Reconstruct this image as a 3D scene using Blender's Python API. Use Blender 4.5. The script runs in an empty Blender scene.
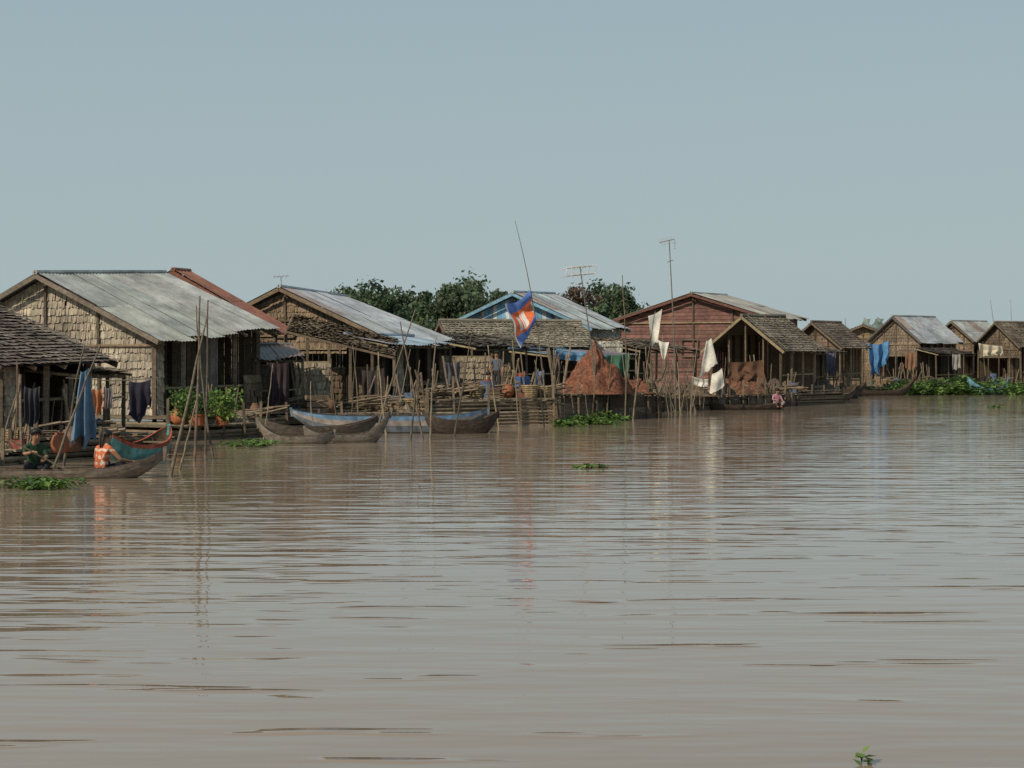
import bpy, math, random
from mathutils import Vector, Matrix, noise
random.seed(7)
R=random.random
def U(a,b): return a+(b-a)*R()
EYE=2.1
def site(bearing,d):            # plan position from a survey bearing (1/1800 units) and a distance in metres
    return Vector(((bearing-512)/1800*d,d,0))
def elev(py,d): return EYE+(362-py)/1800*d
def shore(py): return 1800*EYE/(py-362)
def on(b,d,z): v=site(b,d); v.z=z; return v

# ---------------------------------------------------------------- materials
MATS={}
def mat(name,rough=.85,scale=6,amt=.35,stretch=(1,1,1),bump=.3,spec=.3,transl=0,metal=0,scale2=.8,amt2=.25):
    m=bpy.data.materials.new(name); m.use_nodes=True; n=m.node_tree; N=n.nodes; L=n.links
    b=N["Principled BSDF"]; b.inputs["Roughness"].default_value=rough
    b.inputs["Specular IOR Level"].default_value=spec; b.inputs["Metallic"].default_value=metal
    at=N.new("ShaderNodeAttribute"); at.attribute_name="Col"
    tc=N.new("ShaderNodeTexCoord"); mp=N.new("ShaderNodeMapping"); mp.inputs["Scale"].default_value=stretch
    L.new(tc.outputs["Object"],mp.inputs[0])
    def nz(sc,am):
        t=N.new("ShaderNodeTexNoise"); t.inputs["Scale"].default_value=sc; t.inputs["Detail"].default_value=5; t.inputs["Roughness"].default_value=.65
        L.new(mp.outputs[0],t.inputs[0])
        r=N.new("ShaderNodeMapRange"); r.inputs[1].default_value=.3; r.inputs[2].default_value=.7
        r.inputs[3].default_value=1-am; r.inputs[4].default_value=1+am*.6
        L.new(t.outputs[0],r.inputs[0]); return t,r
    t1,r1=nz(scale,amt); t2,r2=nz(scale2,amt2)
    mu=N.new("ShaderNodeMath"); mu.operation='MULTIPLY'; L.new(r1.outputs[0],mu.inputs[0]); L.new(r2.outputs[0],mu.inputs[1])
    vm=N.new("ShaderNodeVectorMath"); vm.operation='SCALE'; L.new(at.outputs["Color"],vm.inputs[0]); L.new(mu.outputs[0],vm.inputs["Scale"])
    L.new(vm.outputs[0],b.inputs["Base Color"])
    if bump:
        bu=N.new("ShaderNodeBump"); bu.inputs["Strength"].default_value=bump; bu.inputs["Distance"].default_value=.03
        L.new(t1.outputs[0],bu.inputs["Height"]); L.new(bu.outputs[0],b.inputs["Normal"])
    if transl:
        tr=N.new("ShaderNodeBsdfTranslucent"); mx=N.new("ShaderNodeMixShader"); mx.inputs[0].default_value=transl
        L.new(vm.outputs[0],tr.inputs[0]); L.new(b.outputs[0],mx.inputs[1]); L.new(tr.outputs[0],mx.inputs[2])
        L.new(mx.outputs[0],N["Material Output"].inputs[0])
    MATS[name]=m; return m
mat("straw",.95,9,.35,bump=.4,spec=.1,scale2=.6,amt2=.45)
mat("wood",.85,7,.45,stretch=(1,1,2.5),spec=.2,amt2=.35)
mat("tin",.45,3,.3,bump=.15,spec=.45,scale2=.7,amt2=.45)
mat("paint",.65,5,.4,spec=.3,bump=.1,scale2=1.3,amt2=.45)
mat("cloth",.95,5,.25,spec=.1,bump=.2,transl=.25)
mat("leaf",.6,3,.3,spec=.3,bump=0,transl=.3,scale2=.25)
mat("skin",.6,20,.08,spec=.3,bump=0,amt2=.05)
mat("hair",.5,40,.3,spec=.3,bump=.2)
mat("clay",.75,6,.3,spec=.25)
mat("net",1,14,.6,spec=.05,bump=.8,scale2=2.5,amt2=.4)

class MB:
    def __init__(s,name,material): s.n=name; s.m=material; s.v=[]; s.f=[]; s.c=[]; s.smooth=False
    def face(s,pts,col):
        i=len(s.v); s.v+= [Vector(p) for p in pts]; s.f.append(tuple(range(i,i+len(pts)))); s.c.append(col)
    def box(s,o,x,y,z,col):
        o=Vector(o);x=Vector(x);y=Vector(y);z=Vector(z)
        i=len(s.v); s.v+=[o,o+x,o+x+y,o+y,o+z,o+x+z,o+x+y+z,o+y+z]
        for q in ((0,3,2,1),(4,5,6,7),(0,1,5,4),(1,2,6,5),(2,3,7,6),(3,0,4,7)):
            s.f.append(tuple(i+k for k in q)); s.c.append(col)
    def beam(s,p,q,w,h,col):
        p=Vector(p);q=Vector(q); d=(q-p); up=Vector((0,0,1)) if abs(d.normalized().z)<.95 else Vector((1,0,0))
        a=d.cross(up).normalized()*w; b=a.cross(d).normalized()*h
        s.box(p-a/2-b/2,a,b,d,col)
    def tube(s,pts,rs,col,n=6,cap=True):
        pts=[Vector(p) for p in pts]; base=len(s.v)
        for k,p in enumerate(pts):
            d=(pts[min(k+1,len(pts)-1)]-pts[max(k-1,0)]).normalized()
            up=Vector((0,0,1)) if abs(d.z)<.9 else Vector((1,0,0))
            a=d.cross(up).normalized(); b=d.cross(a)
            r=rs[k] if isinstance(rs,(list,tuple)) else rs
            for j in range(n):
                t=2*math.pi*j/n; s.v.append(p+a*math.cos(t)*r+b*math.sin(t)*r)
        for k in range(len(pts)-1):
            for j in range(n):
                s.f.append((base+k*n+j,base+k*n+(j+1)%n,base+(k+1)*n+(j+1)%n,base+(k+1)*n+j))
                s.c.append(col(k) if callable(col) else col)
        if cap:
            c=col(0) if callable(col) else col
            s.f.append(tuple(base+j for j in range(n))); s.c.append(c)
            s.f.append(tuple(base+(len(pts)-1)*n+j for j in range(n))); s.c.append(c)
    def lathe(s,c,prof,col,n=14):
        c=Vector(c); base=len(s.v)
        for r,z in prof:
            for j in range(n):
                t=2*math.pi*j/n; s.v.append(c+Vector((r*math.cos(t),r*math.sin(t),z)))
        for k in range(len(prof)-1):
            for j in range(n):
                s.f.append((base+k*n+j,base+k*n+(j+1)%n,base+(k+1)*n+(j+1)%n,base+(k+1)*n+j)); s.c.append(col(k) if callable(col) else col)
    def grid(s,fn,nu,nv,col):
        base=len(s.v)
        for i in range(nu+1):
            for j in range(nv+1): s.v.append(Vector(fn(i/nu,j/nv)))
        for i in range(nu):
            for j in range(nv):
                a=base+i*(nv+1)+j
                s.f.append((a,a+1,a+nv+2,a+nv+1)); s.c.append(col(i/nu,j/nv) if callable(col) else col)
    def make(s,origin,parent=None,name=None):
        me=bpy.data.meshes.new(name or s.n)
        o=Vector(origin)
        me.from_pydata([tuple(v-o) for v in s.v],[],s.f)
        ca=me.color_attributes.new("Col",'FLOAT_COLOR','CORNER'); buf=[]
        for p,c in zip(me.polygons,s.c):
            buf+= [c[0],c[1],c[2],1.0]*p.loop_total
        ca.data.foreach_set("color",buf)
        me.materials.append(MATS[s.m])
        if s.smooth: me.polygons.foreach_set("use_smooth",[True]*len(me.polygons))
        ob=bpy.data.objects.new(name or s.n,me); bpy.context.collection.objects.link(ob)
        if parent: ob.parent=parent
        else: ob.location=o
        return ob
def assemble(name,origin,parts):
    parts=[p for p in parts if p.f]
    if len(parts)==1: return parts[0].make(origin,None,name)
    e=bpy.data.objects.new(name,None); e.location=Vector(origin); e.empty_display_size=.2
    bpy.context.collection.objects.link(e)
    for p in parts: p.make(origin,e)
    return e
def vary(c,a=.2,h=.04):
    k=1+U(-a,a); return tuple(max(0,x*k*(1+U(-h,h))) for x in c)

# ---------------------------------------------------------------- surfaces
def thatch(mb,O,X,Z,w,topf,botf,col,nrm,row=.22,sw=.055,skip=None,var=.22):
    """rows of overlapping leaf strips"""
    top=max(topf(w*k/20) for k in range(21))
    z=min(botf(0),botf(w)); sd=U(0,99)
    while z<top:
        tone=1+U(-.12,.1); u=0
        while u<w:
            ww=sw*U(.7,1.6); uc=u+ww/2
            wav=.03*noise.noise(Vector((u*.8,z*2,sd)))
            t=min(z+wav+row*1.12,topf(min(uc,w))); b=max(z+wav-U(-.01,.05),botf(uc))
            if t-b>.03 and not (skip and skip(uc,(t+b)/2)) and R()>.008:
                pt=1+.5*noise.noise(Vector((u*.9,z*.9,sd)))+.2*noise.noise(Vector((u*3,z*.6,sd+5)))
                c=vary(tuple(k*tone*pt for k in col),var); o1=.015+U(0,.01); o0=.04+U(0,.035)
                dx=U(-.015,.015)
                mb.face([O+X*(u+dx)+Z*b+nrm*o0,O+X*(u+ww+dx)+Z*b+nrm*(o0+U(-.01,.02)),O+X*(u+ww)+Z*t+nrm*o1,O+X*u+Z*t+nrm*o1],c)
            u+=ww*.9
        z+=row
def tin_slope(mb,R0,R1,E1,E0,col,rust=(.2,.09,.05),prust=.1,rows=2,var=.12,sheet=.82):
    R0,R1,E1,E0=map(Vector,(R0,R1,E1,E0))
    n=max(1,round((R1-R0).length/sheet)); nrm=(R1-R0).cross(E0-R0).normalized()
    if nrm.z<0: nrm=-nrm
    for r in range(rows):
        for c in range(n):
            cc=vary(col,var,.03)
            if R()<prust: cc=tuple(a*.5+b*.5 for a,b in zip(cc,rust))
            lift=.02*(rows-r)+U(0,.03); sk=U(-.02,.02); ext=U(-.06,.09) if r==rows-1 else .04
            def fn(u,v,r=r,c=c,lift=lift,sk=sk,ext=ext):
                a=(c+u*1.04)/n; a=min(a,1.01); t=(r+v*(1+ext))/rows
                p=(R0*(1-a)+R1*a)*(1-t)+(E0*(1-a)+E1*a)*t
                return p+nrm*(lift+.016*math.sin(u*2*math.pi*5)-.02*v+sk*u-.05*math.sin(a*5)*t)
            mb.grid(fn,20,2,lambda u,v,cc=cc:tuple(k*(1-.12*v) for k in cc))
    mb.tube([R0+nrm*.06-(R1-R0)*.01,R1+nrm*.06],.07,vary(col,.1),6)
def planks(mb,O,X,w,topf,botf,cols,nrm,pw=.18,horiz=False,skip=None,gap=.008):
    Zv=Vector((0,0,1))
    if not horiz:
        u=0;i=0
        while u<w-.02:
            ww=min(pw*(U(.9,1.1)),w-u); c=vary(cols[i%len(cols)],.15); i+=1
            o=U(0,.012); a,b=u+gap,u+ww
            mb.face([O+X*a+Zv*botf(a)+nrm*o,O+X*b+Zv*botf(b)+nrm*o,O+X*b+Zv*topf(b)+nrm*o,O+X*a+Zv*topf(a)+nrm*o],c)
            u+=ww
    else:
        z=min(botf(0),botf(w)); top=max(topf(w*k/40) for k in range(41))
        while z<top:
            us=[w*k/60 for k in range(61) if topf(w*k/60)>z+pw*.5]
            if us:
                a,b=us[0],us[-1]; m=a+(b-a)*U(.3,.7)
                for a,b in ((a,m-.01),(m,b)):
                    c=vary(cols[int(z*7)%len(cols)],.22)
                    mb.face([O+X*a+Zv*z+nrm*.03,O+X*b+Zv*z+nrm*.03,O+X*b+Zv*(z+pw-.01)+nrm*.008,O+X*a+Zv*(z+pw-.01)+nrm*.008],c)
            z+=pw
S0=Vector((.4,.9165,0))
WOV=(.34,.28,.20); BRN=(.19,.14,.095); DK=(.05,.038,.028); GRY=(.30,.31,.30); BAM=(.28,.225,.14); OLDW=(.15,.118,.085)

def house(name,B,W,L,ze,zr,dze=0,dzr=0,s=S0,zf=.55,gable=('thatch',WOV),gbot=None,holes=(),roof=('tin',GRY),rust=.08,
          barge=OLDW,inner=1.9,deck=(.9,.7),panels=(),posts=True,floorcol=OLDW,back=True,purl=True):
    s=Vector((s[0],s[1],0)).normalized(); g=Vector((-s.y,s.x,0)); B=Vector(B); Zv=Vector((0,0,1))
    def P(a,b,z): return B+g*a+s*b+Zv*z
    def rz(a,b):
        k=b/L; e=ze+dze*k; r=zr+dzr*k; return e+(r-e)*(1-abs(a-W/2)/(W/2))
    wall=MB("woven_walls","straw"); fr=MB("timber_frame","wood"); rf=MB("roof","tin" if roof[0]=='tin' else "straw")
    inn=MB("inner_walls","wood"); bd=MB("board_walls","paint"); dk=MB("deck","wood"); fl=MB("bamboo_floats","wood")
    if roof[0]=='tin':
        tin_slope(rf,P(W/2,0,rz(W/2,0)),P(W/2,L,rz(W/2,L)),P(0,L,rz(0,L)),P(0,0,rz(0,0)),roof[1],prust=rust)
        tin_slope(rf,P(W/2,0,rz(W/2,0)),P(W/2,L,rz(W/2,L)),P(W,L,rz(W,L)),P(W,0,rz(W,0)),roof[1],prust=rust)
    else:
        for sgn in (0,1):
            E=P(0 if not sgn else W,0,rz(0,0)); Rg=P(W/2,0,rz(W/2,0)); Xv=(P(0,L,rz(0,L))-P(0,0,rz(0,0))).normalized()
            Zs=(Rg-E); ln=Zs.length; Zs.normalize(); nn=Xv.cross(Zs)
            if nn.z<0: nn=-nn
            thatch(rf,E,Xv,Zs,L,lambda u:ln,lambda u:-.08,roof[1],nn,row=.2,sw=.07,var=.28)
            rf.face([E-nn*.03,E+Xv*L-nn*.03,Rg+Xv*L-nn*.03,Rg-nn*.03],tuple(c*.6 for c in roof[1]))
            if purl:
                for k in range(int(L/1.6)+1):
                    uu=min(L-.05,k*1.6+U(.05,.3)); rf.beam(E+Xv*uu+nn*.1,Rg+Xv*(uu+U(-.2,.2))+nn*.1,.035,.03,vary((.2,.16,.11)))
        rf.tube([P(W/2,-.05,zr+.05),P(W/2,L+.05,zr+dzr+.05)],.09,vary(roof[1]),6)
    for b in (-.03,L+.03):
        for a in (0,W):
            fr.beam(P(a,b,rz(a,0 if b<0 else L)-.08),P(W/2,b,rz(W/2,0 if b<0 else L)-.06),.04,.13,barge)
    for k in range(int(L/.9)+1):
        bb=min(L-.1,.1+k*.9); fr.beam(P(.02,bb,rz(0,bb)-.09),P(W/2,bb,rz(W/2,bb)-.09),.06,.08,vary(BAM,.2))
    fr.beam(P(.5,.1,rz(.5,0)-.12),P(.5,L-.1,rz(.5,L)-.12),.09,.1,OLDW)
    gi=.45; O=P(W-.4,gi,0); X=-g; ww=W-.8; nrm=-s
    topf=lambda u: rz(W-.4-u,gi)-.1
    gb=(zf if gbot is None else gbot); botf=lambda u:gb
    def hol(u,z): return any(h[0]<u<h[1] and h[2]<z<h[3] for h in holes)
    if gable:
        if gable[0]=='thatch': thatch(wall,O,X,Zv,ww,topf,botf,gable[1],nrm,skip=hol)
        elif gable[0]=='vboards': planks(bd,O,X,ww,topf,botf,gable[1],nrm,pw=.2)
        elif gable[0]=='hboards': planks(bd,O,X,ww,topf,botf,gable[1],nrm,pw=.2,horiz=True)
        inn.face([O+Zv*gb-nrm*.03,O+X*ww+Zv*gb-nrm*.03,O+X*ww+Zv*topf(ww)-nrm*.03,O+X*ww/2+Zv*topf(ww/2)-nrm*.03,O+Zv*topf(0)-nrm*.03],DK)  # dark backing sheet, its colour stands in for interior shade behind holes
        fr.beam(O+Zv*(ze-.15)+nrm*.09,O+X*ww+Zv*(ze-.15)+nrm*.09,.05,.06,vary(BAM))
        for h in holes:
            for q in ((h[0],h[2],h[1],h[2]),(h[0],h[3],h[1],h[3]),(h[0],h[2],h[0],h[3]),(h[1],h[2],h[1],h[3])):
                fr.beam(O+X*q[0]+Zv*q[1]+nrm*.1,O+X*q[2]+Zv*q[3]+nrm*.1,.07,.07,vary(OLDW))
    for u in [0,ww*.25,ww*.5,ww*.75,ww]:
        if posts: fr.beam(O+X*u+Zv*.2+nrm*.08,O+X*(u+U(-.05,.05))+Zv*topf(u)+nrm*.08,.07,.07,vary(OLDW,.3))
    nb=max(2,round(L/1.5))
    for i in range(nb+1):
        b=gi+(L-2*gi)*i/nb
        fr.beam(P(.45+U(-.04,.04),b,.2),P(.45,b+U(-.06,.06),rz(.45,b)-.1),.11,.11,vary((.24,.19,.14),.3))
    fr.beam(P(.45,gi,zf+.75),P(.45,L-gi,zf+.8),.05,.06,vary(BAM))
    for pn in panels:
        Op=P(.42,pn[0],0)
        tf=(lambda u,pn=pn: pn[3] if pn[3] else rz(.42,pn[0]+u)-.12)
        if pn[4]=='thatch': thatch(wall,Op,s,Zv,pn[1]-pn[0],tf,lambda u,pn=pn:pn[2],pn[5],-g)
        else: planks(bd,Op,s,pn[1]-pn[0],tf,lambda u,pn=pn:pn[2],[pn[5]],-g,pw=.15)
    Oi=P(inner,gi+.1,0)
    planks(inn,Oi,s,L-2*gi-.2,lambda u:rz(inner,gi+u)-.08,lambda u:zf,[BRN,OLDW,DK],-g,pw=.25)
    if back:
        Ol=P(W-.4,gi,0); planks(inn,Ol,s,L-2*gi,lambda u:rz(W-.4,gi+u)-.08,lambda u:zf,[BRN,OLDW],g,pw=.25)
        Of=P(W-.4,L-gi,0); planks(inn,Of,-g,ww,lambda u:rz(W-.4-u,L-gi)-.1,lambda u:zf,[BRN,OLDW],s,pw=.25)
    a0=-deck[0]; b0=-deck[1]; b=b0
    while b<L+.4:
        pw=U(.16,.24); e=U(-.12,.12)
        dk.box(P(a0+e,b,zf-.06+U(0,.015)),g*(W-a0-e),s*(pw-.015),Zv*.05,vary(floorcol,.3)); b+=pw
    z=.0
    while z<zf-.12:
        r=U(.05,.08)
        e=U(-.4,.3)
        fl.tube([P(a0,b0+e,z),P(a0+.0,L+.4+e,z+U(-.04,.04))],r,vary((.17,.135,.09),.35),6)
        fl.tube([P(a0+e,b0,z+.02),P(W+e,b0,z+.02+U(-.04,.04))],r,vary((.17,.135,.09),.35),6)
        fl.tube([P(a0+.5,b0+e,z),P(a0+.5,L+.4+e,z)],r,vary(DK,.35),5)
        z+=r*2.1
    for k in range(int(L/1.2)+1): fr.beam(P(a0-.02,b0+.1+k*1.2,-.3),P(a0-.02,b0+.1+k*1.2,zf+U(0,.4)),.07,.07,vary(OLDW,.3))
    for k in range(int(W/1.5)+1): fr.beam(P(a0+.1+k*1.5,b0-.05,-.3),P(a0+.1+k*1.5,b0-.05,zf+U(0,.4)),.07,.07,vary(OLDW,.3))
    assemble(name,B,[wall,fr,rf,inn,bd,dk,fl])
    return P

# ---------------------------------------------------------------- small things
def pole(p,q,r=.035,col=BAM,name="bamboo_pole",bend=.0):
    p=Vector(p); q=Vector(q); n=8; pts=[]; rs=[]
    sd=Vector((U(-1,1),U(-.5,.5),0))*(q-p).length*(.018+bend)
    for i in range(n+1):
        t=i/n; pts.append(p.lerp(q,t)+sd*math.sin(math.pi*t)+Vector((U(-1,1),U(-1,1),0))*.012); rs.append(r*(1-.55*t))
    m=MB(name,"wood"); base=vary(col,.3)
    m.tube(pts,rs,lambda k:vary(base,.15),6); m.smooth=True
    return m.make(p,None,name)
def P2(px0,py0,px1,py1,r=.035,col=BAM,dd=0,name="bamboo_pole",bend=0):
    d=shore(py0); a=site(px0,d); a.z=-.3; b=site(px1,d+dd); b.z=elev(py1,d+dd)
    return pole(a,b,r,col,name,bend)
def sticks(c,n,ln,spread,name="firewood_stack",upright=False,col=(.2,.155,.11)):
    m=MB(name,"wood"); c=Vector(c)
    for k in range(n):
        if upright:
            a=c+Vector((U(-spread,spread),U(-.3,.3),0)); b=a+Vector((U(-.35,.35),U(-.1,.5),ln*U(.5,1)))
        else:
            an=U(-.5,.5); a=c+Vector((U(-spread,spread)-ln/2,U(-.3,.3),.04+U(0,.3))); b=a+Vector((ln*math.cos(an),ln*math.sin(an)*.6,U(-.05,.25)))
        m.tube([a,a.lerp(b,.5)+Vector((U(-.04,.04),0,U(-.04,.04))),b],[U(.015,.04)]*3,vary(col,.4),5)
    return m.make(c,None,name)
def jar(c,h=.6,r=.25,col=(.3,.12,.06),name="clay_water_jar"):
    m=MB("jar","clay"); m.smooth=True
    m.lathe(c,[(0,.01),(r*.6,0),(r*.95,h*.3),(r,h*.55),(r*.75,h*.85),(r*.5,h*.93),(r*.58,h),(r*.48,h),(r*.42,h*.9),(0,h*.7)],lambda k:vary(col,.05),14)
    return m.make(c,None,name)
def pot(c,r=.2,h=.3,col=(.4,.13,.06),name="flower_pot"):
    m=MB("pot","clay"); m.lathe(c,[(0,.01),(r*.7,0),(r*.95,h*.9),(r*1.08,h*.9),(r*1.08,h),(r*.9,h),(r*.85,h*.85),(0,h*.85)],vary(col,.1),12)
    return m.make(c,None,name)
def basin(c,r=.3,h=.25,col=(.1,.2,.5),name="plastic_basin"):
    m=MB("basin","paint"); m.lathe(c,[(0,.01),(r*.75,0),(r,h),(r*1.06,h),(r*.95,h*.98),(r*.7,.04),(0,.04)],vary(col,.1),14)
    return m.make(c,None,name)
def barrel(c,r=.28,h=.85,col=(.06,.14,.35),name="oil_drum"):
    m=MB("drum","paint"); pr=[(0,.0),(r,0)]
    for k in range(1,4): pr+=[(r,h*k/4-.02),(r*1.04,h*k/4),(r,h*k/4+.02)]
    pr+=[(r,h),(r*.93,h),(r*.93,h-.03),(0,h-.03)]
    m.lathe(c,pr,lambda k:vary(col,.05),16); return m.make(c,None,name)
def basket(c,r=.3,h=.35,col=(.32,.24,.14),name="wicker_basket"):
    m=MB("basket","straw")
    for k in range(7):
        z=h*k/7; rr=r*(.7+.3*k/6)
        m.lathe(c,[(rr*.97,z),(rr*1.03,z+h/14),(rr*.97,z+h/7)],lambda q:vary(col,.2),14)
    m.lathe(c,[(0,.01),(r*.7,.01),(r*.9,h*.9)],tuple(x*.5 for x in col),14)
    return m.make(c,None,name)
def crate(c,x=.6,y=.4,z=.35,ang=0,col=(.22,.16,.11),name="wooden_crate"):
    m=MB("crate","wood"); a=Vector((math.cos(ang),math.sin(ang),0)); b=Vector((-a.y,a.x,0)); c=Vector(c); Z=Vector((0,0,1))
    m.box(c-a*x*.47-b*y*.47,a*x*.94,b*y*.94,Z*z*.9,tuple(k*.4 for k in col))
    for k in range(3):
        zz=z*k/3+.01
        m.box(c-a*x/2-b*y/2+Z*zz,a*x,b*.02,Z*z/3*.8,vary(col)); m.box(c-a*x/2+b*(y/2-.02)+Z*zz,a*x,b*.02,Z*z/3*.8,vary(col))
        m.box(c-a*x/2-b*(y/2-.021)+Z*zz,a*.02,b*(y-.042),Z*z/3*.8,vary(col)); m.box(c+a*(x/2-.02)-b*(y/2-.021)+Z*zz,a*.02,b*(y-.042),Z*z/3*.8,vary(col))
    return m.make(c,None,name)
def cloth(p,q,drop,col,name="hanging_cloth",fold=.06,nf=5,sag=.05,taper=0,rag=.05):
    p=Vector(p);q=Vector(q); x=(q-p); n=Vector((x.y,-x.x,0)).normalized() if (x.x or x.y) else Vector((0,-1,0))
    m=MB(name,"cloth"); m.smooth=True; ph=U(0,6); k2=U(.7,1.4)
    def fn(u,v):
        uu=.5+(u-.5)*(1-taper*v)+.12*rag*10*noise.noise(Vector((u*2,v*3,ph)))*v
        return p+x*uu-Vector((0,0,1))*(drop*v*(1+rag*math.sin(u*5+ph)+rag*2*noise.noise(Vector((u*5,ph,0))))+sag*math.sin(math.pi*u))+n*(fold*(.3+v)*math.sin(u*nf*6.28*k2/2+ph+v*1.3)+.03*math.sin(v*7+ph))
    m.grid(fn,26,16,lambda u,v:vary(col,.03)); return m.make(p,None,name)
def heap(c,rx,ry,h,col,name="fishing_net_pile",ang=0,peaks=3):
    m=MB("heap","net"); m.smooth=True; c=Vector(c); ca,sa=math.cos(ang),math.sin(ang); pk=[(U(-.5,.5),U(-.3,.3),U(.65,1)) for _ in range(peaks)]; sd=U(0,99)
    def fn(u,v):
        t=u*2*math.pi; r=v*(1+.12*math.sin(3*t+sd)+.06*math.sin(7*t)); x=r*math.cos(t); y=r*math.sin(t)
        z=max(w*max(0,1-((x-a)**2+(y-b)**2)**.5/ .95)**.8 for a,b,w in pk)*max(0,1-v**6)
        z=z*h+.22*h*(noise.noise(Vector((x*3,y*3,sd)))+.6*noise.noise(Vector((x*9,y*9,sd))))*(1-v**4)
        X,Y=x*rx,y*ry; return c+Vector((X*ca-Y*sa,X*sa+Y*ca,max(z,-.02)))
    m.grid(fn,64,26,lambda u,v:vary(col,.3))
    return m.make(c,None,name)
def leafclump(m,c,rx,ry,h,n,size,cols,flat=.5):
    for _ in range(n):
        t=U(0,6.283); r=R()**.5; edge=1+.35*math.sin(3*t+c[0])+.2*math.sin(5*t+c[1])
        x=c[0]+rx*r*edge*math.cos(t); y=c[1]+ry*r*edge*math.sin(t)
        hv=.55+.9*noise.noise(Vector((x*.7,y*.5,1)))
        z=c[2]+U(0.01,max(.06,h*(hv+.3)))*(1-.5*r*r); s=size*U(.6,1.3)
        a=U(0,6.283); d=Vector((math.cos(a),math.sin(a),U(-.2,flat*1.6))).normalized(); w=d.cross(Vector((U(-.3,.3),U(-.3,.3),1))).normalized()
        p=Vector((x,y,z)); nn=w.cross(d)
        col=vary(random.choice(cols),.25)
        m.face([p-d*s*.5,p+w*s*.38+nn*.1*s,p+d*s*.55,p-w*s*.38+nn*.1*s],col)
        if R()<.4: m.face([Vector((x,y,z)),Vector((x+.012,y,z)),Vector((c[0]*.3+x*.7,c[1]*.3+y*.7,c[2]-.03))],(.05,.1,.02))
GREENS=[(.09,.17,.04),(.13,.23,.05),(.06,.12,.03),(.17,.26,.07)]
def hyacinth(b,py,w,dp,h,n,size=.16,name="water_hyacinth",extra=None):
    d=shore(py); c=site(b,d); m=MB(name,"leaf")
    leafclump(m,c,w/2,dp/2,h,n,size,GREENS)
    if extra:
        for (bb,yy,w2,d2,h2,n2) in extra:
            leafclump(m,site(bb,shore(yy)),w2/2,d2/2,h2,n2,size,GREENS)
    return m.make(c,None,name)
def bush(c,r,h,n,name="potted_shrub",cols=GREENS,size=.13):
    c=Vector(c); m=MB("foliage","leaf"); st=MB("stems","wood")
    for k in range(7):
        t=U(0,6.28); e=c+Vector((math.cos(t)*r*.7,math.sin(t)*r*.7,h*U(.6,1)))
        st.tube([c,c.lerp(e,.5)+Vector((0,0,.08)),e],[.015,.012,.006],(.08,.07,.03),5)
        for _ in range(n//7):
            p=c.lerp(e,U(.35,1.05))+Vector((U(-1,1),U(-1,1),U(-1,1)))*r*.42
            d=Vector((U(-1,1),U(-1,1),U(-.5,1))).normalized(); w=d.cross(Vector((U(-1,1),U(-1,1),U(-1,1)))).normalized(); s=size*U(.6,1.3)
            m.face([p-d*s*.5,p+w*s*.25,p+d*s*.5,p-w*s*.25],vary(random.choice(cols),.25))
    return assemble(name,c,[m,st])

def canoe(c,ang,L,W,H,rise,col,band=None,band2=None,name="wooden_canoe",inside=(.09,.065,.045),bow=1.0,z0=-.12,seats=3,pw=2.8):
    c=Vector(c); a=Vector((math.cos(ang),math.sin(ang),0)); b=Vector((-a.y,a.x,0)); Z=Vector((0,0,1))
    hull=MB("hull","paint" if band else "wood"); ins=MB("inside","wood"); trim=MB("gunwale_and_thwarts","wood")
    def hw(t): return W/2*max(0,(1-abs(t)**2.6))**.75+.045*(1 if abs(t)<1 else .6)
    def sh(t):
        r=rise*(bow if t>0 else 1); return H+r*abs(t)**pw
    def kl(t):
        r=rise*(bow if t>0 else 1); return z0+ (r+H-z0-.14)*max(0,(abs(t)-.45)/.55)**2.2*.92
    n=32; prof=[(1,1),(.97,.8),(.9,.55),(.74,.25),(.45,.06),(0,0)]
    full=[( x,z) for x,z in prof]+[(-x,z) for x,z in prof[-2::-1]]
    def pt(t,k,k2=1):
        x,z=full[k]; return c+a*(t*L/2)+b*(x*hw(t)*k2)+Z*(kl(t)+(sh(t)-kl(t))*z+(0 if k2==1 else .035*(1-z)))
    N=len(full)-1
    for i in range(n):
        t0=-1+2*i/n; t1=-1+2*(i+1)/n
        for k in range(N):
            zz=(full[k][1]+full[k+1][1])/2; cc=col
            if band and zz>.85: cc=band
            elif band2 and zz>.6: cc=band2
            hull.face([pt(t0,k),pt(t1,k),pt(t1,k+1),pt(t0,k+1)],vary(cc,.12))
            ins.face([pt(t0,k,.86),pt(t1,k,.86),pt(t1,k+1,.86),pt(t0,k+1,.86)],vary(inside,.2))
        for k in (0,N):
            g0=pt(t0,k);g1=pt(t1,k); h0=pt(t0,k,.84);h1=pt(t1,k,.84)
            trim.face([g0+Z*.012,g1+Z*.012,h1+Z*.012,h0+Z*.012],vary(band or tuple(x*1.2 for x in col),.1))
    for e in (-1,1):
        trim.beam(c+a*(e*L/2)+Z*(kl(e)-.02),c+a*(e*(L/2+.04))+Z*(sh(e)+.05),.07,.07,vary(col,.1))
    for k in range(seats):
        t=-.6+1.2*k/max(1,seats-1); w=hw(t)*.9
        trim.beam(c+a*t*L/2-b*w+Z*(sh(t)-.06),c+a*t*L/2+b*w+Z*(sh(t)-.06),.16,.03,vary(OLDW,.2))
    for k in range(9):
        t=-.75+1.5*k/8; w=hw(t)*.84
        ins.tube([c+a*t*L/2-b*w+Z*(sh(t)-.03),c+a*t*L/2-b*w*.7+Z*(kl(t)+.12),c+a*t*L/2+b*w*.7+Z*(kl(t)+.12),c+a*t*L/2+b*w+Z*(sh(t)-.03)],.018,vary(inside,.2),4)
    return assemble(name,c,[hull,ins,trim])

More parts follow.
